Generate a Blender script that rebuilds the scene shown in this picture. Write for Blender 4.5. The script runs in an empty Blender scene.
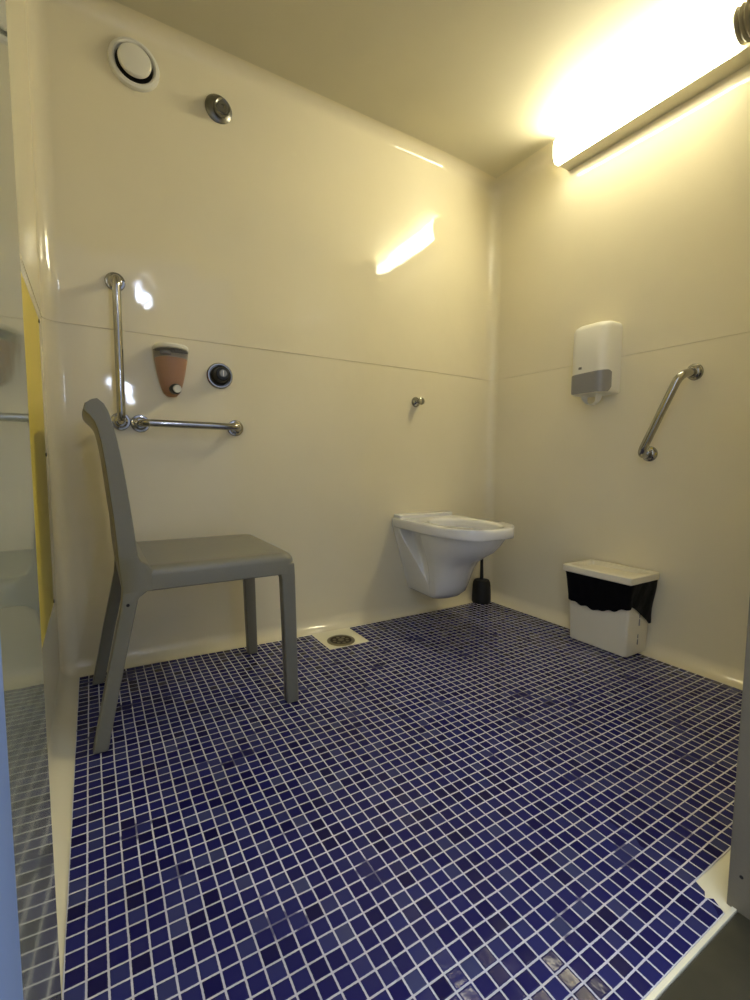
import bpy, bmesh, math, random
from mathutils import Vector, Matrix
random.seed(7)
SC = bpy.context.scene
COL = SC.collection
PI = math.pi

# ------------------------------------------------------------------ world frame (metres)
# x: along the back wall to the right, y: towards the back wall, z: up
FA, FB = -0.0165, 0.0026
def zf(x, y): return FA * (x - 0.945) + FB * y          # shower floor falls a little to one side
def zc(x): return 2.128
YA, XB, XL, YC = 0.05, 1.91, -0.05, -1.44               # wall planes
D = 0.05

# ------------------------------------------------------------------ materials
def nt(name):
    m = bpy.data.materials.new(name); m.use_nodes = True
    n = m.node_tree; return m, n, n.nodes['Principled BSDF']
def N(n, t, **k):
    o = n.nodes.new(t)
    for a, b in k.items(): setattr(o, a, b)
    return o
def mat(name, col, rough=.5, metal=0, spec=.5, bump=0, bscale=30, var=0, vscale=4, coat=0, trans=0, ior=1.45, emis=None, es=0):
    m, n, p = nt(name)
    p.inputs['Base Color'].default_value = (*col, 1)
    p.inputs['Roughness'].default_value = rough
    p.inputs['Metallic'].default_value = metal
    p.inputs['Specular IOR Level'].default_value = spec
    p.inputs['Coat Weight'].default_value = coat
    p.inputs['Coat Roughness'].default_value = .05
    p.inputs['Transmission Weight'].default_value = trans
    p.inputs['IOR'].default_value = ior
    if emis:
        p.inputs['Emission Color'].default_value = (*emis, 1); p.inputs['Emission Strength'].default_value = es
    tc = N(n, 'ShaderNodeTexCoord')
    if var:
        t = N(n, 'ShaderNodeTexNoise'); t.inputs['Scale'].default_value = vscale; t.inputs['Detail'].default_value = 4
        n.links.new(tc.outputs['Object'], t.inputs['Vector'])
        r = N(n, 'ShaderNodeMapRange'); r.inputs[1].default_value = .3; r.inputs[2].default_value = .7
        r.inputs[3].default_value = 1 - var; r.inputs[4].default_value = 1 + var
        n.links.new(t.outputs['Fac'], r.inputs[0])
        mx = N(n, 'ShaderNodeVectorMath', operation='SCALE'); mx.inputs[0].default_value = col
        n.links.new(r.outputs[0], mx.inputs['Scale']); n.links.new(mx.outputs[0], p.inputs['Base Color'])
    if bump:
        t = N(n, 'ShaderNodeTexNoise'); t.inputs['Scale'].default_value = bscale; t.inputs['Detail'].default_value = 2
        n.links.new(tc.outputs['Object'], t.inputs['Vector'])
        b = N(n, 'ShaderNodeBump'); b.inputs['Strength'].default_value = 1; b.inputs['Distance'].default_value = bump
        n.links.new(t.outputs['Fac'], b.inputs['Height']); n.links.new(b.outputs[0], p.inputs['Normal'])
    return m

M_wall_smooth = mat('smooth_cream_gelcoat', (.79, .725, .50), .14, bump=.0004, bscale=4)
M_wall = mat('cream_gelcoat', (.79, .72, .515), .055, spec=.5, bump=.0030, bscale=5.5, var=.025, vscale=3)
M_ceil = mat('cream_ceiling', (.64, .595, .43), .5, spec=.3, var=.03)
M_tray = mat('cream_floor_tray', (.84, .79, .56), .35, var=.06, vscale=9)
M_chrome = mat('chrome', (.40, .39, .36), .10, metal=1)
M_steel = mat('dull_steel', (.24, .235, .21), .32, metal=1)
M_black = mat('black_plastic', (.008, .008, .008), .35)
M_blackmatte = mat('black_rubber', (.01, .01, .01), .6)
M_bag = mat('black_bag', (.003, .003, .004), .5, bump=.003, bscale=28, spec=.12)
M_chair = mat('grey_chair_plastic', (.205, .195, .148), .32, bump=.0004, bscale=300, var=.05)
M_ceramic = mat('white_ceramic', (.80, .79, .74), .13, coat=.4)
M_white = mat('white_plastic', (.80, .77, .65), .3)
M_greyplastic = mat('smoky_grey_plastic', (.25, .24, .225), .3)
M_bin = mat('cream_bin_plastic', (.79, .73, .56), .4, var=.03)
M_grille = mat('drain_metal', (.30, .27, .17), .35, metal=1)
M_brown = mat('soap_liquid', (.52, .25, .11), .3, var=.05)
M_clear = mat('clear_plastic', (.93, .90, .88), .08, trans=.9, ior=1.2)
M_jamb = mat('olive_grey_door_frame', (.19, .165, .11), .5, bump=.0006, bscale=180, var=.05, vscale=8)
M_blue = mat('door_frame_daylight_tint', (.20, .29, .50), .5, var=.04)  # blue cast of the daylight is mixed into this base colour
M_leaf = mat('pale_door_panel', (.25, .25, .15), .06, spec=.9, coat=.5, bump=.0003, bscale=14)
M_thr = mat('threshold_metal', (.055, .05, .03), .42, spec=.25, bump=.001, bscale=18, var=.3, vscale=6)
M_plate = mat('mirrorlike_wall_panel', (.85, .68, .09), .38, metal=.2)  # yellow of the mirrored wall is put into the base colour
M_out = mat('corridor_wall', (.30, .31, .34), .7, var=.05)
M_lamp_tray = mat('lamp_tray', (.62, .58, .42), .45)
M_diff = mat('lamp_diffuser', (.8, .8, .75), .4, emis=(1.0, .93, .68), es=13)
M_sky = mat('corridor_window_daylight', (.5, .6, .8), .4, emis=(.70, .80, 1.0), es=30)
M_ribbed = mat('grey_ribbed_plastic', (.22, .20, .14), .45)
M_paper = mat('paper', (.80, .78, .68), .8)

def tile_material():
    m, n, p = nt('navy_mosaic')
    L = n.links.new
    tc = N(n, 'ShaderNodeTexCoord')
    wob = N(n, 'ShaderNodeTexNoise'); wob.inputs['Scale'].default_value = 7; wob.inputs['Detail'].default_value = 3
    L(tc.outputs['Object'], wob.inputs['Vector'])
    ws = N(n, 'ShaderNodeVectorMath', operation='SUBTRACT'); ws.inputs[1].default_value = (.5, .5, .5); L(wob.outputs['Color'], ws.inputs[0])
    wk = N(n, 'ShaderNodeVectorMath', operation='SCALE'); wk.inputs['Scale'].default_value = .0035; L(ws.outputs[0], wk.inputs[0])
    ad = N(n, 'ShaderNodeVectorMath', operation='ADD'); L(tc.outputs['Object'], ad.inputs[0]); L(wk.outputs[0], ad.inputs[1])
    sc = N(n, 'ShaderNodeVectorMath', operation='DIVIDE'); sc.inputs[1].default_value = (.02677, .02679, 1); L(ad.outputs[0], sc.inputs[0])
    fl = N(n, 'ShaderNodeVectorMath', operation='FLOOR'); L(sc.outputs[0], fl.inputs[0])
    fr = N(n, 'ShaderNodeVectorMath', operation='FRACTION'); L(sc.outputs[0], fr.inputs[0])
    # clear z of the cell index
    cm = N(n, 'ShaderNodeVectorMath', operation='MULTIPLY'); cm.inputs[1].default_value = (1, 1, 0); L(fl.outputs[0], cm.inputs[0])
    wn = N(n, 'ShaderNodeTexWhiteNoise', noise_dimensions='3D'); L(cm.outputs[0], wn.inputs['Vector'])
    sx = N(n, 'ShaderNodeSeparateXYZ'); L(fr.outputs[0], sx.inputs[0])
    def edge(o):
        a = N(n, 'ShaderNodeMath', operation='SUBTRACT'); a.inputs[1].default_value = .5; L(o, a.inputs[0])
        b = N(n, 'ShaderNodeMath', operation='ABSOLUTE'); L(a.outputs[0], b.inputs[0]); return b.outputs[0]
    mxx = N(n, 'ShaderNodeMath', operation='SMOOTH_MAX'); mxx.inputs[2].default_value = .03
    L(edge(sx.outputs[0]), mxx.inputs[0]); L(edge(sx.outputs[1]), mxx.inputs[1])
    fine = N(n, 'ShaderNodeTexNoise'); fine.inputs['Scale'].default_value = 260; L(tc.outputs['Object'], fine.inputs['Vector'])
    fm = N(n, 'ShaderNodeMapRange'); fm.inputs[3].default_value = -.02; fm.inputs[4].default_value = .02; L(fine.outputs['Fac'], fm.inputs[0])
    fa = N(n, 'ShaderNodeMath', operation='ADD'); L(mxx.outputs[0], fa.inputs[0]); L(fm.outputs[0], fa.inputs[1])
    g = N(n, 'ShaderNodeMapRange', interpolation_type='SMOOTHSTEP'); g.inputs[1].default_value = .438; g.inputs[2].default_value = .455
    L(fa.outputs[0], g.inputs[0])                                   # 1 on grout
    # spots where blue colour covers the grout
    p.inputs['Specular IOR Level'].default_value = .14
    pn = N(n, 'ShaderNodeTexNoise'); pn.inputs['Scale'].default_value = 9.5; pn.inputs['Detail'].default_value = 3; L(tc.outputs['Object'], pn.inputs['Vector'])
    pm = N(n, 'ShaderNodeMapRange'); pm.inputs[1].default_value = .64; pm.inputs[2].default_value = .67; pm.inputs[3].default_value = 1; pm.inputs[4].default_value = .22
    L(pn.outputs['Fac'], pm.inputs[0])
    g2 = N(n, 'ShaderNodeMath', operation='MULTIPLY'); L(g.outputs[0], g2.inputs[0]); L(pm.outputs[0], g2.inputs[1])
    cr = N(n, 'ShaderNodeValToRGB'); e = cr.color_ramp.elements
    e[0].position = 0; e[0].color = (.011, .009, .055, 1); e[1].position = 1; e[1].color = (.048, .056, .14, 1)
    for pos, c in ((.08, (.011, .010, .065)), (.30, (.014, .013, .088)), (.60, (.018, .018, .108)), (.82, (.024, .026, .122)), (.93, (.034, .038, .132))):
        q = cr.color_ramp.elements.new(pos); q.color = (*c, 1)
    L(wn.outputs['Value'], cr.inputs[0])
    gc = N(n, 'ShaderNodeTexNoise'); gc.inputs['Scale'].default_value = 2.6; gc.inputs['Detail'].default_value = 5; L(tc.outputs['Object'], gc.inputs['Vector'])
    gr = N(n, 'ShaderNodeValToRGB'); gr.color_ramp.elements[0].position = .32; gr.color_ramp.elements[0].color = (.50, .49, .50, 1)
    gr.color_ramp.elements[1].position = .68; gr.color_ramp.elements[1].color = (.70, .69, .74, 1)
    L(gc.outputs['Fac'], gr.inputs[0])
    mc = N(n, 'ShaderNodeMix', data_type='RGBA'); L(g2.outputs[0], mc.inputs[0]); L(cr.outputs[0], mc.inputs[6]); L(gr.outputs[0], mc.inputs[7])
    L(mc.outputs[2], p.inputs['Base Color'])
    rr = N(n, 'ShaderNodeMapRange'); rr.inputs[3].default_value = .1; rr.inputs[4].default_value = .6; L(g2.outputs[0], rr.inputs[0]); L(rr.outputs[0], p.inputs['Roughness'])
    # relief: grout sunk, tiles slightly uneven and each one set at its own small tilt
    un = N(n, 'ShaderNodeTexNoise'); un.inputs['Scale'].default_value = 60; L(tc.outputs['Object'], un.inputs['Vector'])
    gw = N(n, 'ShaderNodeMapRange', interpolation_type='SMOOTHSTEP'); gw.inputs[1].default_value = .37; gw.inputs[2].default_value = .46; L(fa.outputs[0], gw.inputs[0])
    us = N(n, 'ShaderNodeMath', operation='MULTIPLY'); us.inputs[1].default_value = .35; L(un.outputs['Fac'], us.inputs[0])
    h = N(n, 'ShaderNodeMath', operation='MULTIPLY_ADD'); h.inputs[1].default_value = -1; L(gw.outputs[0], h.inputs[0]); L(us.outputs[0], h.inputs[2])
    bp = N(n, 'ShaderNodeBump'); bp.inputs['Distance'].default_value = .0007; L(h.outputs[0], bp.inputs['Height'])
    ts = N(n, 'ShaderNodeVectorMath', operation='SUBTRACT'); ts.inputs[1].default_value = (.5, .5, .5); L(wn.outputs['Color'], ts.inputs[0])
    tk = N(n, 'ShaderNodeVectorMath', operation='MULTIPLY'); tk.inputs[1].default_value = (.17, .17, 0); L(ts.outputs[0], tk.inputs[0])
    ta = N(n, 'ShaderNodeVectorMath', operation='ADD'); L(bp.outputs[0], ta.inputs[0]); L(tk.outputs[0], ta.inputs[1])
    tn = N(n, 'ShaderNodeVectorMath', operation='NORMALIZE'); L(ta.outputs[0], tn.inputs[0]); L(tn.outputs[0], p.inputs['Normal'])
    return m
M_tile = tile_material()

# ------------------------------------------------------------------ mesh helpers
def obj(name, bm, m, parent=None, smooth=True, angle=35):
    bmesh.ops.recalc_face_normals(bm, faces=bm.faces[:])
    me = bpy.data.meshes.new(name); bm.to_mesh(me); bm.free()
    for f in me.polygons: f.use_smooth = smooth
    if smooth: me.set_sharp_from_angle(angle=math.radians(angle))
    me.materials.append(m)
    o = bpy.data.objects.new(name, me); COL.objects.link(o)
    if parent is not None:
        o.parent = parent
        o.matrix_parent_inverse = Matrix.Translation(-parent.location)
    return o
def rect_normals(bm): bmesh.ops.recalc_face_normals(bm, faces=bm.faces[:])
def struct(name, bm, m, parent=None, **k):
    o = obj(name, bm, m, parent, **k)
    if parent is None: o['kind'] = 'structure'
    return o
def thing(name, label, cat, loc, group=None):
    o = bpy.data.objects.new(name, None); COL.objects.link(o); o.location = loc
    o.empty_display_size = .05
    o['label'] = label; o['category'] = cat
    if group: o['group'] = group
    return o
def tag(o, label, cat, group=None):
    o['label'] = label; o['category'] = cat
    if group: o['group'] = group
    return o
def loft(bm, rings, cap=True, closed=True):
    R = [[bm.verts.new(p) for p in r] for r in rings]
    n = len(R[0])
    for a, b in zip(R, R[1:]):
        for i in range(n if closed else n - 1):
            j = (i + 1) % n
            try: bm.faces.new((a[i], a[j], b[j], b[i]))
            except ValueError: pass
    if cap:
        bm.faces.new(R[0]); bm.faces.new(R[-1][::-1])
    return R
def bev(bm, w, seg=2, ang=30, geom=None):
    rect_normals(bm)
    es = geom or [e for e in bm.edges if len(e.link_faces) == 2 and e.calc_face_angle(0) > math.radians(ang)]
    bmesh.ops.bevel(bm, geom=es, offset=w, segments=seg, profile=.5, affect='EDGES', clamp_overlap=True)
def box(bm, x0, x1, y0, y1, z0, z1):
    loft(bm, [[(x0, y0, z), (x1, y0, z), (x1, y1, z), (x0, y1, z)] for z in (z0, z1)])
def bbox_bm(x0, x1, y0, y1, z0, z1, w=.003, seg=2):
    bm = bmesh.new(); box(bm, x0, x1, y0, y1, z0, z1)
    if w: bev(bm, w, seg)
    return bm
def frame(t):
    t = Vector(t).normalized()
    a = Vector((0, 0, 1)) if abs(t.z) < .9 else Vector((1, 0, 0))
    u = t.cross(a).normalized(); return u, u.cross(t).normalized()
def lathe(bm, c, axis, prof, n=32):
    """prof: (radius, distance along axis)"""
    c = Vector(c); ax = Vector(axis).normalized(); u, v = frame(ax)
    rings = []
    for r, d in prof:
        r = max(r, 1e-4)
        rings.append([c + ax * d + (u * math.cos(2 * PI * i / n) + v * math.sin(2 * PI * i / n)) * r for i in range(n)])
    loft(bm, rings)
def tube(bm, pts, r, n=16):
    pts = [Vector(p) for p in pts]; rings = []; u = None
    for i, p in enumerate(pts):
        t = (pts[min(i + 1, len(pts) - 1)] - pts[max(i - 1, 0)]).normalized()
        if u is None: u, v = frame(t)
        else:
            u = (u - t * u.dot(t)).normalized(); v = u.cross(t)
        rr = r[i] if isinstance(r, (list, tuple)) else r
        rings.append([p + (u * math.cos(2 * PI * k / n) + v * math.sin(2 * PI * k / n)) * rr for k in range(n)])
    loft(bm, rings)
def fillet_path(pts, r, seg=8):
    pts = [Vector(p) for p in pts]; out = [pts[0]]
    for a, b, c in zip(pts, pts[1:], pts[2:]):
        d1 = (a - b).normalized(); d2 = (c - b).normalized()
        ang = d1.angle(d2); k = min(r / math.tan(ang / 2), (a - b).length * .49, (c - b).length * .49)
        p0, p1 = b + d1 * k, b + d2 * k
        for i in range(seg + 1):
            t = i / seg; out.append(p0 * (1 - t) ** 2 + b * 2 * t * (1 - t) + p1 * t * t)
    out.append(pts[-1]); return out
def catmull(P, n=6, closed=False):
    P = [Vector(p) for p in P]; out = []
    m = len(P)
    for i in range(m if closed else m - 1):
        p0 = P[(i - 1) % m] if closed or i > 0 else P[0] * 2 - P[1]
        p1, p2 = P[i], P[(i + 1) % m]
        p3 = P[(i + 2) % m] if closed or i + 2 < m else P[-1] * 2 - P[-2]
        for k in range(n):
            t = k / n
            out.append(.5 * ((2 * p1) + (p2 - p0) * t + (2 * p0 - 5 * p1 + 4 * p2 - p3) * t * t + (3 * p1 - p0 - 3 * p2 + p3) * t ** 3))
    if not closed: out.append(P[-1])
    return out
def rrect(x0, x1, y0, y1, r, seg=5):
    o = []
    for cx, cy, a in ((x1 - r, y1 - r, 0), (x0 + r, y1 - r, 90), (x0 + r, y0 + r, 180), (x1 - r, y0 + r, 270)):
        for i in range(seg + 1):
            t = math.radians(a + 90 * i / seg); o.append((cx + r * math.cos(t), cy + r * math.sin(t)))
    return o

# ------------------------------------------------------------------ room shell
RC = .05                                     # plan radius of the vertical corners
def warp(x, y):
    """the far right corner is not quite square"""
    k = max(0, (x - 1.35) / .55) ** 2 * max(0, min(1, (y + .8) / .85)) ** 2
    return x - .020 * k, y + .030 * k
def plan(d):
    """open path left wall -> back wall -> right wall, inset by d"""
    dx = d * (XB - 1.847) / D if d > 0 else d
    a = []
    rl = max(RC - d, .0005)
    for i in range(9):                        # left/back corner, centre (XL+RC, YA-RC)
        t = PI - (PI / 2) * i / 8
        a.append((XL + RC + rl * math.cos(t), YA - RC + rl * math.sin(t)))
    b = []
    cx, cy = XB - (XB - 1.847), YA - RC
    rx, ry = max((XB - 1.847) - dx, .0005), rl
    for i in range(9):
        t = PI / 2 - (PI / 2) * i / 8
        b.append((cx + rx * math.cos(t), cy + ry * math.sin(t)))
    left = [(XL + max(d, 0) if d > 0 else XL + d, y) for y in (YC, -.9, -.45)]
    back = [(x, a[-1][1]) for x in (.5, 1.0, 1.35, 1.5, 1.6, 1.7, 1.78)]
    right = [(b[-1][0], y) for y in (-.15, -.3, -.45, -.6, -.8, YC)]
    return [warp(*q) for q in left + a + back + b + right], len(left) + 0, len(left) + 9 + len(back) + 8
levels = []
for i in range(9):
    t = PI / 2 * i / 8; levels.append((D * (1 - math.sin(t)), ('f', D * (1 - math.cos(t)))))
levels += [(0, ('z', z)) for z in (.35, .7, 1.1, 1.1485)]
levels += [(-.003, ('z', 1.149)), (-.003, ('z', 1.1525)), (0, ('z', 1.153)), (0, ('z', 1.4)), (0, ('z', 1.8))]
for i in range(9):
    t = PI / 2 * i / 8; levels.append((D * (1 - math.cos(t)), ('c', -D * (1 - math.sin(t)))))
grid = []
for d, (k, v) in levels:
    pl, iA, iB = plan(d)
    grid.append([(x, y, zf(x, y) + v + .0005 if k == 'f' else v if k == 'z' else zc(x) + v) for x, y in pl])
def patch(i0, i1):
    bm = bmesh.new(); loft(bm, [row[i0:i1 + 1] for row in grid], cap=False, closed=False); return bm
def one_sided(name, i0, i1, m, inward):
    o = struct(name, patch(i0, i1), m, angle=50)
    me = o.data
    # normals must face the room
    c = sum((Vector(f.normal) for f in me.polygons), Vector())
    if c.dot(Vector(inward)) < 0: me.flip_normals()
    return o
last = len(grid[0]) - 1
one_sided('wall_left', 0, iA, M_wall_smooth, (1, 0, 0))
one_sided('wall_back', iA, iB, M_wall, (0, -1, 0))
one_sided('wall_right', iB, last, M_wall, (-1, 0, 0))

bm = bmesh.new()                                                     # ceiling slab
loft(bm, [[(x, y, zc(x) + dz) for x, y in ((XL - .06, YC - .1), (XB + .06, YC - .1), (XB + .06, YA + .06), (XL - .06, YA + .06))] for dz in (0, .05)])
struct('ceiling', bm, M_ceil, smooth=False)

# front wall with the doorway (x 0 .. 0.93)
bm = bmesh.new()
box(bm, .99, XB + .05, YC - .11, YC, -.05, 2.14)
box(bm, XL - .06, .99, YC - .11, YC, 2.02, 2.16)
box(bm, XL - .06, -.045, YC - .11, YC, -.05, 2.02)
struct('wall_front', bm, M_wall, smooth=False)
# cove along the foot of the front wall
bm = bmesh.new(); rings = []
for x in (1.10, 1.3, 1.65, XB):
    r = [(x, YC, zf(x, YC) - .01)]
    for i in range(9):
        t = PI / 2 * i / 8; r.append((x, YC + D * (1 - math.sin(t)), zf(x, YC) + .0012 + D * (1 - math.cos(t))))
    rings.append(r[::-1])
loft(bm, rings); struct('baseboard_front', bm, M_tray)

# floor tray and mosaic field
bm = bmesh.new()
loft(bm, [[(x, y, zf(x, y) + dz) for x, y in ((XL - .02, -1.452), (XB + .02, -1.452), (XB + .02, YA + .06), (XL - .02, YA + .06))] for dz in (-.05, 0)])
floor = struct('floor', bm, M_tray, smooth=False)
S = .0268
outline = [(0, 0), (.25, -.001), (.55, -.008), (.812, -.014), (.812, -.186), (.993, -.186), (.993, -.012), (1.3, -.004), (1.5, 0), (1.6, 0), (1.7, 0), (1.8, 0), (1.847, 0), (1.847, -.15), (1.847, -.3), (1.847, -.5), (1.847, -.8), (1.847, -1.393),
           (.930, -1.393), (.921, -1.412), (.908, -1.418), (.919, -1.426), (.905, -1.447), (0, -1.447)]
bm = bmesh.new()
outline = [warp(*q) for q in outline]
top = [bm.verts.new((x, y, zf(x, y) + .003)) for x, y in outline]
bot = [bm.verts.new((x, y, zf(x, y) - .0005)) for x, y in outline]
bm.faces.new(top)
for i in range(len(top)):
    j = (i + 1) % len(top); bm.faces.new((bot[i], bot[j], top[j], top[i]))
obj('mosaic_tiles', bm, M_tile, floor, smooth=False)

# drain
dx, dy = .893, -.120
dz = zf(dx, dy)
t = thing('floor_drain', 'round brass-coloured floor drain in its square cream plate beside the back wall', 'drain', (dx, dy, dz))
bm = bmesh.new(); lathe(bm, (dx, dy, dz + .0005), (0, 0, 1), [(.056, 0), (.056, .003), (.053, .0045), (.044, .0045), (.043, .001), (.0001, .001)], 40)
obj('rim', bm, M_grille, t)
bm = bmesh.new()
lathe(bm, (dx, dy, dz + .001), (0, 0, 1), [(.043, .0005), (.043, .002), (.0001, .002)], 32)
obj('grate', bm, mat('drain_dark', (.07, .055, .03), .5, metal=.6), t)
for k in range(8):
    a = k * PI / 4
    bm = bmesh.new(); lathe(bm, (dx + .028 * math.cos(a), dy + .028 * math.sin(a), dz + .003), (0, 0, 1), [(.007, 0), (.007, .0012), (.001, .0012)], 10)
    obj('slot_boss', bm, M_grille, t)
bm = bmesh.new(); lathe(bm, (dx, dy, dz + .003), (0, 0, 1), [(.012, 0), (.011, .003), (.001, .003)], 16)
obj('screw', bm, M_grille, t)

# door panel at the left edge of the doorway, slightly turned
def turned_box(bm, p0, ang, length, thick, z0, z1):
    d = Vector((math.sin(ang), math.cos(ang), 0)); nrm = Vector((-d.y, d.x, 0))
    p0 = Vector((p0[0], p0[1], 0)); q = [p0, p0 + d * length, p0 + d * length + nrm * thick, p0 + nrm * thick]
    loft(bm, [[(v.x, v.y, z) for v in q] for z in (z0, z1)])
ANG = .045
edge = Vector((.012, -1.19)); ln = .195
hinge = edge - Vector((math.sin(ANG), math.cos(ANG))) * ln
bm = bmesh.new(); turned_box(bm, hinge, ANG, ln, .035, .02, 2.0); bev(bm, .0015, 2)
struct('door_1', bm, M_leaf, smooth=False)
# left door frame (daylight blue put into its colour) and right door frame
bm = bmesh.new()
box(bm, -.045, .010, -1.58, -1.388, -.02, 2.0)
bev(bm, .004, 2)
struct('trim_1', bm, M_blue)
bm = bmesh.new()
box(bm, .931, .99, -1.60, YC + .001, -.02, 2.0)
bev(bm, .003, 2)
tr = struct('trim_2', bm, M_jamb)
for z in (.058, .50, 1.2):
    bm = bmesh.new(); lathe(bm, (.9315, -1.457, z), (-1, 0, 0), [(.0028, 0), (.0028, .0012), (.0005, .0016)], 12)
    obj('screw', bm, M_blackmatte, tr)
bm = bmesh.new(); box(bm, -.045, .99, -1.60, YC + .001, 2.0, 2.03); struct('trim_3', bm, M_jamb, smooth=False)
# threshold: cream nosing then worn metal sill, corridor floor behind
bm = bmesh.new(); loft(bm, [[(x, y, zf(x, y) + dz_) for x, y in ((0, -1.454), (.931, -1.454), (.931, -1.4475), (0, -1.4475))] for dz_ in (-.03, .0025)])
struct('trim_4', bm, M_tray, smooth=False)
bm = bmesh.new(); loft(bm, [[(x, y, zf(x, -1.455) + dz_) for x, y in ((-.05, -1.62), (.99, -1.62), (.99, -1.4555), (-.05, -1.4555))] for dz_ in (-.04, .0)]); bev(bm, .0015, 2)
struct('trim_5', bm, M_thr)
bm = bmesh.new(); box(bm, -1.6, 2.6, -4.1, -1.62, -.08, -.012); struct('floor_corridor', bm, mat('corridor_floor', (.2, .2, .19), .5, var=.1), smooth=False)
# corridor wall with two window openings where the daylight comes from
yw = -4.05
WN = [(.62, .68, 1.36, 1.57), (.84, .89, 2.48, 2.69)]
bm = bmesh.new()
zs_ = [-.05, 1.36, 1.57, 2.48, 2.69, 3.2]
for k in range(5):
    za, zb_ = zs_[k], zs_[k + 1]; hole = [q for q in WN if abs(q[2] - za) < 1e-6]
    if hole: box(bm, -1.6, hole[0][0], yw - .1, yw, za, zb_); box(bm, hole[0][1], 2.6, yw - .1, yw, za, zb_)
    else: box(bm, -1.6, 2.6, yw - .1, yw, za, zb_)
struct('wall_corridor', bm, M_out, smooth=False)
for i, (x0, x1, z0, z1) in enumerate(WN):
    bm = bmesh.new(); box(bm, x0, x1, yw - .06, yw - .05, z0, z1)
    w = struct('window_%d' % (i + 1), bm, M_sky, smooth=False)
    bm = bmesh.new(); box(bm, x0, x1, yw - .05, yw - .03, (z0 + z1) / 2 - .006, (z0 + z1) / 2 + .006)
    obj('window_frame', bm, M_white, w, smooth=False)

# mirror-like panel screwed to the left wall, yellow reflection painted into its colour
t = thing('mirrorlike_wall_panel', 'mirror-like panel screwed to the left wall behind the grey chair, its yellow reflection painted in', 'wall panel', (XL + .002, -.12, .32))
bm = bbox_bm(XL + .0005, XL + .005, -.80, -.18, .32, 1.10, .001, 1)
obj('panel', bm, M_plate, t)
for (y, z) in ((-.186, 1.092), (-.186, .737), (-.186, .328), (-.79, 1.09), (-.79, .33)):
    bm = bmesh.new(); lathe(bm, (XL + .005, y, z), (1, 0, 0), [(.005, 0), (.005, .002), (.001, .003)], 12); obj('screw', bm, M_black, t)

# ------------------------------------------------------------------ lamp
t = thing('ceiling_strip_lamp', 'long glowing fluorescent strip lamp under the ceiling on the right wall', 'lamp', (XB, -.70, 2.05))
y0, y1 = -.345, -1.10
bm = bmesh.new()
prof = [(XB, 2.001), (1.840, 2.001), (1.836, 2.003), (1.836, 2.012), (1.852, 2.012), (1.852, 2.105), (XB, 2.105)]
loft(bm, [[(x, y, z) for x, z in prof] for y in (y0, y1)])
obj('tray', bm, M_lamp_tray, t, smooth=False)
prof = [(1.853, 2.0125), (1.8355, 2.0125), (1.8350, 2.003), (1.812, 2.006), (1.802, 2.022), (1.800, 2.05), (1.800, 2.075), (1.806, 2.095), (1.825, 2.108), (1.853, 2.108)]
bm = bmesh.new(); loft(bm, [[(x, y, z) for x, z in prof] for y in (y0 + .004, -1.0)])
obj('diffuser', bm, M_diff, t)
bm = bmesh.new(); prof2 = [(1.86 + (x - 1.86) * 1.03, 2.06 + (z - 2.06) * 1.03) for x, z in prof]
loft(bm, [[(x, y, z) for x, z in prof2] for y in (y0 + .008, y0 + .003)])
obj('end_cap', bm, M_lamp_tray, t)
# ribbed grey end socket
bm = bmesh.new(); pr = []
for i in range(13):
    d = i * .007; pr += [(.052 if i % 2 else .045, d)]
lathe(bm, (1.820, -1.0, 2.065), (0, -1, 0), [(.02, -.004)] + pr + [(.02, .086)], 28)
obj('ribbed_end', bm, M_ribbed, t)

# ------------------------------------------------------------------ chair (one-piece garden chair), side view profile in x,z
YN, YF = -.490, -.055
zfl = lambda x, y: zf(x, y) + .0032
ch = thing('plastic_chair', 'grey plastic side chair with a high curved back standing on the blue mosaic', 'chair', (.30, -.27, zfl(.3, -.27)))
front = [(.078, .865), (.092, .852), (.106, .812), (.121, .733), (.133, .643), (.143, .551), (.149, .494), (.156, .477), (.166, .466), (.180, .4575), (.180, .402)]
back = [(.066, .862), (.052, .852), (.048, .838), (.058, .828), (.071, .808), (.083, .750), (.094, .644), (.102, .554), (.106, .480), (.113, .402)]
def resample(P, n):
    P = [Vector((a, 0, b)) for a, b in P]; L = [0]
    for a, b in zip(P, P[1:]): L.append(L[-1] + (b - a).length)
    out = []
    for i in range(n):
        s = L[-1] * i / (n - 1); k = 0
        while k < len(P) - 2 and L[k + 1] < s: k += 1
        f = (s - L[k]) / (L[k + 1] - L[k]); out.append(P[k].lerp(P[k + 1], f))
    return [(p.x, p.z) for p in out]
F_ = resample([(v.x, v.z) for v in catmull([(a, 0, b) for a, b in front], 5)], 30)
B_ = resample([(v.x, v.z) for v in catmull([(a, 0, b) for a, b in back], 5)], 30)
rings = []
ys = [YN, YN + .004, YN + .030, YN + .042, YN + .10, YN + .16, (YN + YF) / 2, YF - .16, YF - .10, YF - .042, YF - .030, YF - .004, YF]
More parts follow.
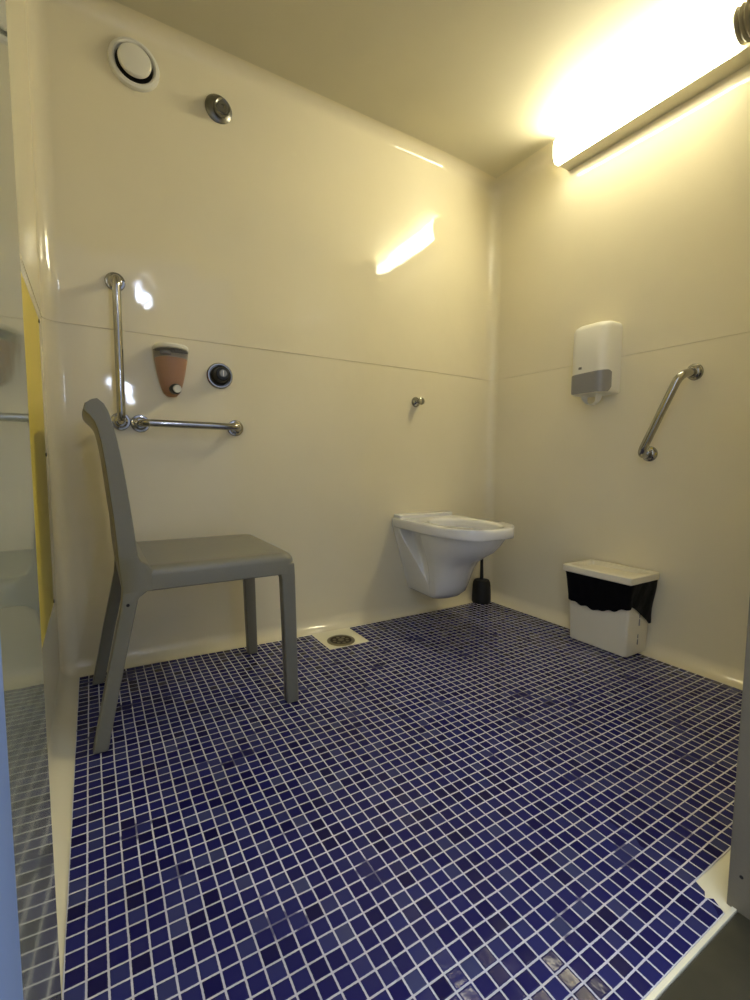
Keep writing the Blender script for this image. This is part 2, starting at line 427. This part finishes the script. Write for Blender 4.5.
for y in ys:
    e = min(y - YN, YF - y)                       # distance to the nearer edge
    mid = 1 - (2 * e / (YF - YN) - 1) ** 2        # 0 at edge 1 at middle
    f = [list(q) for q in F_]; b = [list(q) for q in B_]
    inner = e > .035
    for k in range(len(f)):
        topness = f[k][1] > .50
        if inner and topness:
            w = min(1, (f[k][1] - .50) / .08)
            f[k][0] -= (.010 + .014 * mid) * w
            if f[k][1] < .80: b[k][0] += (.006 - .010 * mid) * w
            else: b[k][0] -= .004 * mid
        elif inner: pass
    if e < .003:                                  # rounded outer edge
        cx = [((a[0] + c[0]) / 2, (a[1] + c[1]) / 2) for a, c in zip(f, b)]
        for k in range(len(f)):
            f[k] = [f[k][0] + (cx[k][0] - f[k][0]) * .10, f[k][1]]; b[k] = [b[k][0] + (cx[k][0] - b[k][0]) * .10, b[k][1]]
    rings.append([(q[0], y, q[1]) for q in f] + [(q[0], y, q[1]) for q in b[::-1]])
bm = bmesh.new(); loft(bm, rings); obj('backrest', bm, M_chair, ch, angle=50)
# seat with apron
bm = bmesh.new(); rings = []
for z, ins in ((.400, .004), (.403, 0), (.438, 0), (.447, .002), (.4545, .007), (.4595, .014), (.4612, .024), (.4595, .05), (.4585, .09)):
    rings.append([(x, y, z + (.0 if x < .5 else -.002)) for x, y in rrect(.120 + ins, .556 - ins, YN + .0006 + ins, YF - .0006 - ins, .028 if ins < .03 else .02, 6)])
under = [[(x, y, z) for x, y in rrect(.150, .535, YN + .02, YF - .02, .02, 6)] for z in (.444, .400)]
loft(bm, under + rings); obj('seat', bm, M_chair, ch, angle=40)
def leg(profile, ya, yb):
    bm = bmesh.new(); loft(bm, [[(x, y, z) for x, z in profile] for y in (ya, yb)]); bev(bm, .005, 3, 35); obj('leg', bm, M_chair, ch, angle=40)
for ya, yb, yn in ((YN + .001, YN + .034, YN), (YF - .034, YF - .001, YF)):
    z0 = zfl(.05, yn)
    leg([(.1135, .43), (.108, .368), (.0725, .20), (.036, z0), (.069, z0), (.100, .17), (.132, .317), (.147, .385), (.172, .403), (.172, .43)], ya, yb)
    z1 = zfl(.54, yn)
    leg([(.553, .43), (.5555, .386), (.563, z1), (.528, z1), (.515, .385), (.508, .403), (.508, .43)], ya, yb)

bm = bmesh.new(); lathe(bm, (.123, YN + .0005, .372), (0, -1, 0), [(.004, 0), (.004, .0009), (.0005, .0009)], 12); obj('hole_disc', bm, M_blackmatte, ch)  # black disc drawn for the dark inside of a small hole

# ------------------------------------------------------------------ toilet
TX = 1.41
wc = thing('wall_hung_toilet', 'white ceramic wall-hung toilet without a seat, floating above the mosaic', 'toilet', (TX, YA, .10))
def half_ring(ctrl, z, n=6):
    h = catmull([(a, b, 0) for a, b in ctrl], n)
    r = [(TX + v.x, min(v.y, YA - .0005), z) for v in h]
    l = [(TX - v.x, min(v.y, YA - .0005), z) for v in h[1:-1]][::-1]
    return r + l
def body_ctrl(wb, wf, yf, ya, dep, z):
    """wb back half width, wf bowl half width, yf front, ya where the side hollow starts, dep its depth"""
    yb = -.145 if yf < -.22 else yf * .66                     # bowl shoulder
    ya = max(ya, yb + .004)
    def w_at(y): t = (YA - y) / (YA - yb); return wb + (wf - wb) * t
    wi = w_at(ya)
    return [(0, .05), (wb * .6, .05), (wb, .05), (wb, .026), (w_at(min(.018, ya + .012)), min(.018, ya + .012)), (wi - .004, ya), (wi - dep * .9, ya - .012 * min(1, dep / .03)), (w_at(yb) - dep, (ya * .4 + yb * .6)),
            (w_at(yb) - dep * .96, yb + .006), (wf - dep * .12, yb - .006), (wf, yb - .03), (wf * .99, yb - .03 + (yf - yb + .03) * .28), (wf * .87, yb - .03 + (yf - yb + .03) * .56), (wf * .62, yb - .03 + (yf - yb + .03) * .80), (wf * .28, yb - .03 + (yf - yb + .03) * .955), (0, yf)]
L = [(.426, .160, .160, -.474, .000, .075), (.41, .153, .156, -.462, -.004, .072), (.385, .145, .149, -.443, -.010, .066), (.355, .136, .138, -.412, -.022, .058), (.325, .126, .127, -.362, -.038, .048),
     (.295, .117, .116, -.312, -.056, .038), (.26, .107, .106, -.282, -.078, .026), (.22, .095, .098, -.262, -.104, .013), (.18, .083, .092, -.244, -.135, .003),
     (.145, .072, .085, -.220, -.14, 0), (.12, .062, .074, -.190, -.14, 0), (.109, .050, .057, -.148, -.14, 0), (.105, .034, .036, -.10, -.14, 0)]
bm = bmesh.new(); loft(bm, [half_ring(body_ctrl(*q[1:], q[0]), q[0]) for q in L]); obj('bowl', bm, M_ceramic, wc, angle=60)
rim_c = lambda k, dy=0: [(0, .05), (.10, .05), (.158 * k, .05), (.164 * k, .03), (.169 * k, -.05), (.176 * k, -.13), (.180 * k, -.22), (.172 * k, -.32), (.145 * k, -.402), (.09 * k, -.458), (.04 * k, -.479 + dy), (0, -.483 + dy)]
def oval(a, b, cy, z, count):
    # same vertex count and start angle as the outline rings (start at the back centre)
    out = []
    for i in range(count):
        th = 2 * PI * i / count
        out.append((TX + a * math.sin(th), cy + b * math.cos(th), z))
    return out
base = half_ring(rim_c(1), .5); cnt = len(base)
rings = [half_ring(rim_c(.965, .012), .420), half_ring(rim_c(.99, .003), .423), half_ring(rim_c(1), .429), half_ring(rim_c(1), .453), half_ring(rim_c(.992, .003), .460), half_ring(rim_c(.975, .010), .463)]
rings += [oval(.132, .195, -.262, .4635, cnt), oval(.126, .188, -.262, .461, cnt), oval(.120, .182, -.262, .450, cnt), oval(.124, .185, -.262, .430, cnt), oval(.10, .155, -.255, .36, cnt), oval(.06, .09, -.22, .30, cnt)]
bm = bmesh.new(); loft(bm, rings); obj('rim', bm, M_ceramic, wc, angle=45)
bm = bmesh.new()
loft(bm, [[(x, y, z) for x, y in rrect(TX - .158 + i, TX + .158 - i, -.012 + i * 2, YA - .0005, .012, 4)] for z, i in ((.458, 0), (.476, 0), (.480, .004))])
obj('back_ledge', bm, M_ceramic, wc, angle=40)
for s in (-1, 1):
    bm = bmesh.new(); lathe(bm, (TX + s * .128, .022, .396), (0, -1, 0), [(.013, 0), (.013, .012), (.009, .014), (.009, .022), (.001, .023)], 12)
    obj('mounting_bolt', bm, M_black, wc)

# ------------------------------------------------------------------ toilet brush
bx, by = 1.786, .004
t = thing('toilet_brush', 'black toilet brush in its holder in the far corner behind the toilet', 'toilet brush', (bx, by, zfl(bx, by)))
z0 = zfl(bx, by)
bm = bmesh.new(); lathe(bm, (bx, by, z0), (0, 0, 1), [(.047, 0), (.049, .004), (.049, .03), (.046, .09), (.043, .108), (.038, .118), (.012, .122), (.001, .122)], 32); obj('holder', bm, M_blackmatte, t)
bm = bmesh.new(); tube(bm, [(bx, by, z0 + .115), (bx - .002, by, z0 + .2), (bx - .004, by, z0 + .31), (bx - .004, by, z0 + .36)], [.010, .008, .008, .010], 12); obj('handle', bm, M_black, t)

# ------------------------------------------------------------------ waste bin
t = thing('waste_bin', 'cream rectangular plastic waste bin with lid against the right wall', 'bin', (1.82, -.67, zfl(1.82, -.67)))
zb = zfl(1.85, -.67)
def rr_ring(x0, x1, y0, y1, z, r, seg=5): return [(x, y, z) for x, y in rrect(x0, x1, y0, y1, r, seg)]
bm = bmesh.new()
loft(bm, [rr_ring(1.760, 1.883, -.784, -.555, zb, .006), rr_ring(1.754, 1.888, -.791, -.549, zb + .004, .008), rr_ring(1.753, 1.890, -.792, -.548, zb + .01, .009),
          rr_ring(1.728, 1.900, -.805, -.546, .275, .014), rr_ring(1.736, 1.894, -.797, -.552, .275, .012), rr_ring(1.770, 1.880, -.775, -.560, zb + .015, .008)])
obj('bin_body', bm, M_bin, t)
bm = bmesh.new()
LX0, LX1, LY0, LY1 = 1.706, 1.902, -.824, -.536
loft(bm, [rr_ring(LX0 + .004, LX1 - .002, LY0 + .004, LY1 - .004, .279, .006), rr_ring(LX0, LX1, LY0, LY1, .282, .007), rr_ring(LX0, LX1, LY0, LY1, .304, .007), rr_ring(LX0 + .003, LX1 - .003, LY0 + .003, LY1 - .003, .3065, .006),
          rr_ring(LX0 + .020, LX1 - .020, LY0 + .020, LY1 - .020, .3065, .012), rr_ring(LX0 + .024, LX1 - .024, LY0 + .024, LY1 - .024, .290, .012), rr_ring(LX0 + .05, LX1 - .05, LY0 + .06, LY1 - .06, .2895, .012)])
obj('lid', bm, M_bin, t)
# relief lines moulded in the short side of the bin
for za, zb_ in ((.03, .05), (.055, .07), (.105, .13), (.135, .15)):
    bm = bbox_bm(1.818, 1.8215, -.8005 if za > .1 else -.797, -.785, za, zb_, 0)
    obj('moulded_mark', bm, M_greyplastic, t)
# bin liner: ragged skirt hanging over the body
lin = []
per = rrect(1.724, 1.902, -.812, -.524, .016, 6)
def peri_pts(x0, x1, y0, y1, n=96):
    P = [Vector((a, b, 0)) for a, b in rrect(x0, x1, y0, y1, .016, 6)]; P.append(P[0]); Ls = [0]
    for a, b in zip(P, P[1:]): Ls.append(Ls[-1] + (b - a).length)
    out = []
    for i in range(n):
        s = Ls[-1] * i / n; k = 0
        while k < len(P) - 2 and Ls[k + 1] < s: k += 1
        out.append(P[k].lerp(P[k + 1], (s - Ls[k]) / (Ls[k + 1] - Ls[k])))
    return out
topP = peri_pts(1.712, 1.9045, -.820, -.538); lowP = peri_pts(1.726, 1.903, -.806, -.546)
def hem(p):
    if p.x < 1.745:                                  # long side facing the room
        u = (-.53 - p.y) / .28                       # 0 far end .. 1 near corner
        return .156 + .005 * math.sin(u * 14 + .5) + .003 * math.sin(u * 37) - .016 * math.exp(-((u - .52) / .12) ** 2) + .022 * max(0, u - .55) / .45
    if p.y < -.79:                                   # short side facing the door
        u = (p.x - 1.73) / .17
        return .19 - .085 * min(1, max(0, (u - .1) / .75)) ** 1.2
    return .15 + .01 * math.sin(p.y * 60)
rings = []
for k in range(7):
    f = k / 6; r = []
    for a, b in zip(topP, lowP):
        z = .279 + (hem(b) - .279) * f
        w = .0022 * math.sin(b.y * 130 + f * 3) * math.sin(PI * min(1, f * 1.2)) + .0012 * math.sin(b.x * 90 + f * 5)
        p = a.lerp(b, min(1, f * 1.3)); cx, cy = 1.815, -.667
        n_ = Vector((p.x - cx, (p.y - cy) * .5, 0)).normalized()
        q = p + n_ * w
        r.append((min(q.x, 1.9065), q.y, z))
    rings.append(r)
rings.append([(1.815 + (x - 1.815) * .985, -.667 + (y + .667) * .99, z + .002) for x, y, z in rings[-1]])
bm = bmesh.new(); loft(bm, rings, cap=False); obj('bin_liner', bm, M_bag, t, angle=60)

# ------------------------------------------------------------------ wall fittings, back wall
def flange(center, axis, parent, r=.030):
    bm = bmesh.new(); lathe(bm, center, axis, [(r, .0), (r, .004), (r * .93, .007), (r * .72, .008), (r * .62, .011), (r * .5, .0125), (r * .1, .0125)], 32)
    return obj('flange', bm, M_chrome, parent)
def rail(name, label, pts, r=.0125, group='chrome grab rails', fr=.03):
    a, b = Vector(pts[0]), Vector(pts[-1])
    t = thing(name, label, 'grab rail', a, group)
    ax = (Vector(pts[1]) - a).normalized(); bx_ = (Vector(pts[-2]) - b).normalized()
    bm = bmesh.new(); tube(bm, fillet_path([a + ax * .001] + [Vector(p) for p in pts[1:-1]] + [b + bx_ * .001], fr, 10), r, 18)
    obj('bar', bm, M_chrome, t, angle=60)
    flange(a + ax * .0003, ax, t); flange(b + bx_ * .0003, bx_, t)
    return t
rail('grab_rail', 'upright chrome grab rail on the back wall above the chair', [(.150, YA, 1.305), (.150, YA - .062, 1.305), (.150, YA - .062, .853), (.150, YA, .853)])
rail('grab_rail', 'level chrome grab rail on the back wall below the soap dispenser', [(.209, YA, .848), (.209, YA - .062, .848), (.531, YA - .062, .846), (.531, YA, .846)])
rail('grab_rail', 'slanting chrome grab rail on the right wall beside the paper dispenser',
     [(XB, -.897, 1.048), (XB - .078, -.885, 1.035), (XB - .078, -.760, .752), (XB, -.755, .759)], r=.0145, fr=.05)

t = thing('air_vent', 'round cream air vent high on the back wall near the left corner', 'air vent', (.229, YA, 1.998))
bm = bmesh.new(); lathe(bm, (.229, YA, 1.998), (0, -1, 0), [(.075, 0), (.075, .008), (.072, .014), (.064, .017), (.059, .014), (.055, .004), (.001, .004)], 48); obj('ring', bm, M_white, t)
bm = bmesh.new(); lathe(bm, (.229, YA - .0045, 1.998), (0, -1, 0), [(.012, 0), (.012, .012), (.048, .014), (.049, .020), (.045, .026), (.030, .029), (.001, .030)], 48); obj('disc', bm, M_white, t)
bm = bmesh.new(); lathe(bm, (.229, YA - .004, 1.998), (0, -1, 0), [(.0555, 0), (.0555, .001), (.013, .001), (.013, 0)], 40); obj('throat', bm, M_black, t)

t = thing('fixed_shower', 'small dull metal fixed shower nozzle high on the back wall', 'shower', (.494, YA, 1.965))
bm = bmesh.new(); lathe(bm, (.494, YA, 1.965), (0, -1, 0), [(.047, 0), (.047, .004), (.040, .010), (.022, .014), (.020, .030), (.001, .030)], 36); obj('base', bm, M_steel, t)
bm = bmesh.new(); lathe(bm, (.496, YA - .016, 1.950), (.05, -1, -.1), [(.016, 0), (.022, .008), (.027, .018), (.027, .030), (.025, .033), (.020, .030), (.017, .033), (.008, .033), (.006, .030), (.001, .030)], 32); obj('nozzle', bm, M_steel, t)

# soap dispenser
sx, sy = .311, YA
t = thing('soap_dispenser', 'soap dispenser with brown liquid and white push button on the back wall', 'soap dispenser', (sx, sy, .945))
def sring(w, d, z, n=24):
    r = [(sx - w, sy - .0005, z)]
    for i in range(n + 1):
        a = PI - PI * i / n; r.append((sx + w * math.cos(a), sy - .004 - d * math.sin(a) ** .7, z))
    r.append((sx + w, sy - .0005, z)); return r
def prof_w(z):                                       # tapers to a rounded point
    u = max(0, min(1, (z - .945) / .15)); return .010 + .046 * u ** .42
def prof_d(z):
    u = max(0, min(1, (z - .945) / .15)); return .010 + .062 * u ** .55
bm = bmesh.new(); loft(bm, [sring(prof_w(z) - .0015, prof_d(z) - .0015, z) for z in [.947 + i * .125 / 14 for i in range(15)]]); obj('liquid', bm, M_brown, t, angle=60)
bm = bmesh.new(); loft(bm, [sring(prof_w(z), prof_d(z), z) for z in [.945 + i * .155 / 14 for i in range(15)]]); obj('container', bm, M_clear, t, angle=60)
bm = bmesh.new(); loft(bm, [sring(.053, .074, 1.100), sring(.056, .078, 1.103), sring(.057, .079, 1.110), sring(.054, .074, 1.116), sring(.040, .052, 1.1195)]); obj('lid', bm, M_white, t, angle=40)
bm = bmesh.new(); lathe(bm, (sx + .006, sy - .030, .970), (.05, -1, -.1), [(.0175, 0), (.0175, .030), (.015, .034), (.001, .034)], 24); obj('button_housing', bm, M_black, t)
bm = bmesh.new(); lathe(bm, (sx + .009, sy - .062, .967), (.05, -1, -.1), [(.013, 0), (.013, .012), (.0115, .014), (.009, .0125), (.001, .0125)], 24); obj('push_button', bm, M_white, t)
bm = bmesh.new(); lathe(bm, (sx - .018, sy - .035, 1.085), (0, 0, 1), [(.016, 0), (.016, .012), (.001, .012)], 16); obj('refill_cap', bm, M_greyplastic, t)

# shower valve
t = thing('shower_valve', 'chrome ringed shower valve with black knob right of the soap dispenser', 'valve', (.478, YA, 1.035))
bm = bmesh.new(); lathe(bm, (.478, YA, 1.035), (0, -1, 0), [(.047, 0), (.047, .004), (.043, .009), (.039, .009), (.037, .004), (.001, .004)], 40); obj('trim_ring', bm, M_chrome, t)
bm = bmesh.new(); lathe(bm, (.478, YA - .004, 1.035), (0, -1, 0), [(.036, 0), (.035, .012), (.028, .018), (.024, .042), (.020, .046), (.001, .046)], 24); obj('knob', bm, M_black, t)
bm = bmesh.new(); lathe(bm, (.478, YA - .048, 1.036), (0, -1, 0), [(.014, 0), (.014, .007), (.012, .009), (.001, .009)], 20); obj('button', bm, M_steel, t)
bm = bbox_bm(.4765, .4795, YA - .0585, YA - .056, 1.026, 1.046, 0); obj('mark', bm, M_white, t)

# robe hook
t = thing('robe_hook', 'small chrome robe hook on the back wall above the toilet', 'hook', (1.378, YA, 1.003))
bm = bmesh.new(); lathe(bm, (1.376, YA, 1.003), (0, -1, 0), [(.024, 0), (.024, .003), (.020, .010), (.012, .016), (.008, .020), (.008, .034), (.001, .034)], 28); obj('base', bm, M_chrome, t)
bm = bmesh.new(); lathe(bm, (1.376, YA - .032, 1.003), (.05, -1, .05), [(.008, 0), (.015, .004), (.018, .010), (.016, .016), (.008, .020), (.001, .021)], 24); obj('knob', bm, M_chrome, t)

# ------------------------------------------------------------------ paper dispenser, right wall
t = thing('paper_dispenser', 'white centre-feed paper towel dispenser with a smoky grey window on the right wall', 'paper dispenser', (XB, -.543, 1.0))
def pd_ring(z, ins=0, f=0):
    """rounded front, flat at the wall; x shrinks from the wall"""
    o = []; x0, x1, ya, yb, r = 1.795 + ins + f, XB - .0005, -.622 + ins, -.462 - ins, .040
    o.append((x1, yb)); 
    for i in range(8):
        a = PI / 2 + PI / 2 * i / 7; o.append((x0 + r + r * math.cos(a), yb - r + r * math.sin(a)))
    for i in range(8):
        a = PI + PI / 2 * i / 7; o.append((x0 + r + r * math.cos(a), ya + r + r * math.sin(a)))
    o.append((x1, ya)); return [(x, y, z) for x, y in o]
bm = bmesh.new()
loft(bm, [pd_ring(1.004, .012), pd_ring(1.006, .005), pd_ring(1.012, .001), pd_ring(1.022, 0), pd_ring(1.15, 0), pd_ring(1.262, 0, .002), pd_ring(1.276, .002, .008), pd_ring(1.286, .008, .016), pd_ring(1.290, .016, .03)])
obj('cover', bm, M_white, t, angle=40)
def pd_path(off):
    """the cover's plan outline, pushed out by off, as a dense polyline from the far side round the front to the near side"""
    x0, ya, yb, r = 1.795 - off, -.622 - off, -.462 + off, .040 + off
    P = [(x0 + r + r * math.cos(PI / 2 + PI / 2 * i / 8), yb - r + r * math.sin(PI / 2 + PI / 2 * i / 8)) for i in range(3, 9)]
    P += [(x0, yb - r - .012 * i) for i in range(1, 6)]
    P += [(x0 + r + r * math.cos(PI + PI / 2 * i / 8), ya + r + r * math.sin(PI + PI / 2 * i / 8)) for i in range(9)]
    P += [(x0 + r + .012, ya)]
    return P
bm = bmesh.new(); A_, B_2 = pd_path(.0022), pd_path(.0002); n_ = len(A_); rings = []
for i in range(n_):
    u = i / (n_ - 1)
    cut = .020 * max(0, (u - .88) / .12) ** 2
    zt = 1.084 + .010 * u - cut * .4; zb2 = 1.007 + cut + .014 * max(0, (.14 - u) / .14) ** 2
    rings.append([(*A_[i], zb2), (*A_[i], zt), (*B_2[i], zt), (*B_2[i], zb2)])
loft(bm, rings)
obj('window', bm, M_greyplastic, t, angle=50)
bm = bbox_bm(1.792, 1.796, -.524, -.512, 1.105, 1.114, 0); obj('lock', bm, M_steel, t)
bm = bmesh.new(); r_ = []
pp = catmull([(1.85, -.505, 1.006), (1.845, -.510, .985), (1.84, -.530, .966), (1.835, -.556, .962), (1.83, -.578, .974), (1.832, -.585, 1.006)], 6)
for k, p_ in enumerate(pp):
    w_ = .018 + .004 * math.sin(k * .5)
    r_.append([(p_.x - w_, p_.y, p_.z), (p_.x + w_, p_.y, p_.z), (p_.x + w_, p_.y + .0012, p_.z + .0012), (p_.x - w_, p_.y + .0012, p_.z + .0012)])
loft(bm, r_); obj('paper_tail', bm, M_paper, t, angle=60)

# ------------------------------------------------------------------ world and camera
w = bpy.data.worlds.new('World'); SC.world = w; w.use_nodes = True
bg = w.node_tree.nodes['Background']; bg.inputs[0].default_value = (.72, .80, 1.0, 1); bg.inputs[1].default_value = .85

cam = bpy.data.cameras.new('Camera'); co = bpy.data.objects.new('Camera', cam); COL.objects.link(co); SC.camera = co
pitch, yaw, roll = -.08372, .54888, .00568
f = Vector((math.sin(yaw) * math.cos(pitch), math.cos(yaw) * math.cos(pitch), math.sin(pitch)))
r = Vector((math.cos(yaw), -math.sin(yaw), 0)); u = r.cross(f)
r2 = r * math.cos(roll) + u * math.sin(roll); u2 = -r * math.sin(roll) + u * math.cos(roll)
mm = Matrix((r2, u2, -f)).transposed().to_4x4(); mm.translation = Vector((.06058, -1.73874, .72456))
co.matrix_world = mm
cam.sensor_fit = 'AUTO'; cam.sensor_width = 36; cam.lens = 462.82 * 36 / 1000
cam.clip_start = .02; cam.clip_end = 50
vs = SC.view_settings; vs.view_transform = 'Standard'; vs.look = 'None'; vs.gamma = 1; vs.use_curve_mapping = False; vs.exposure = 1.68
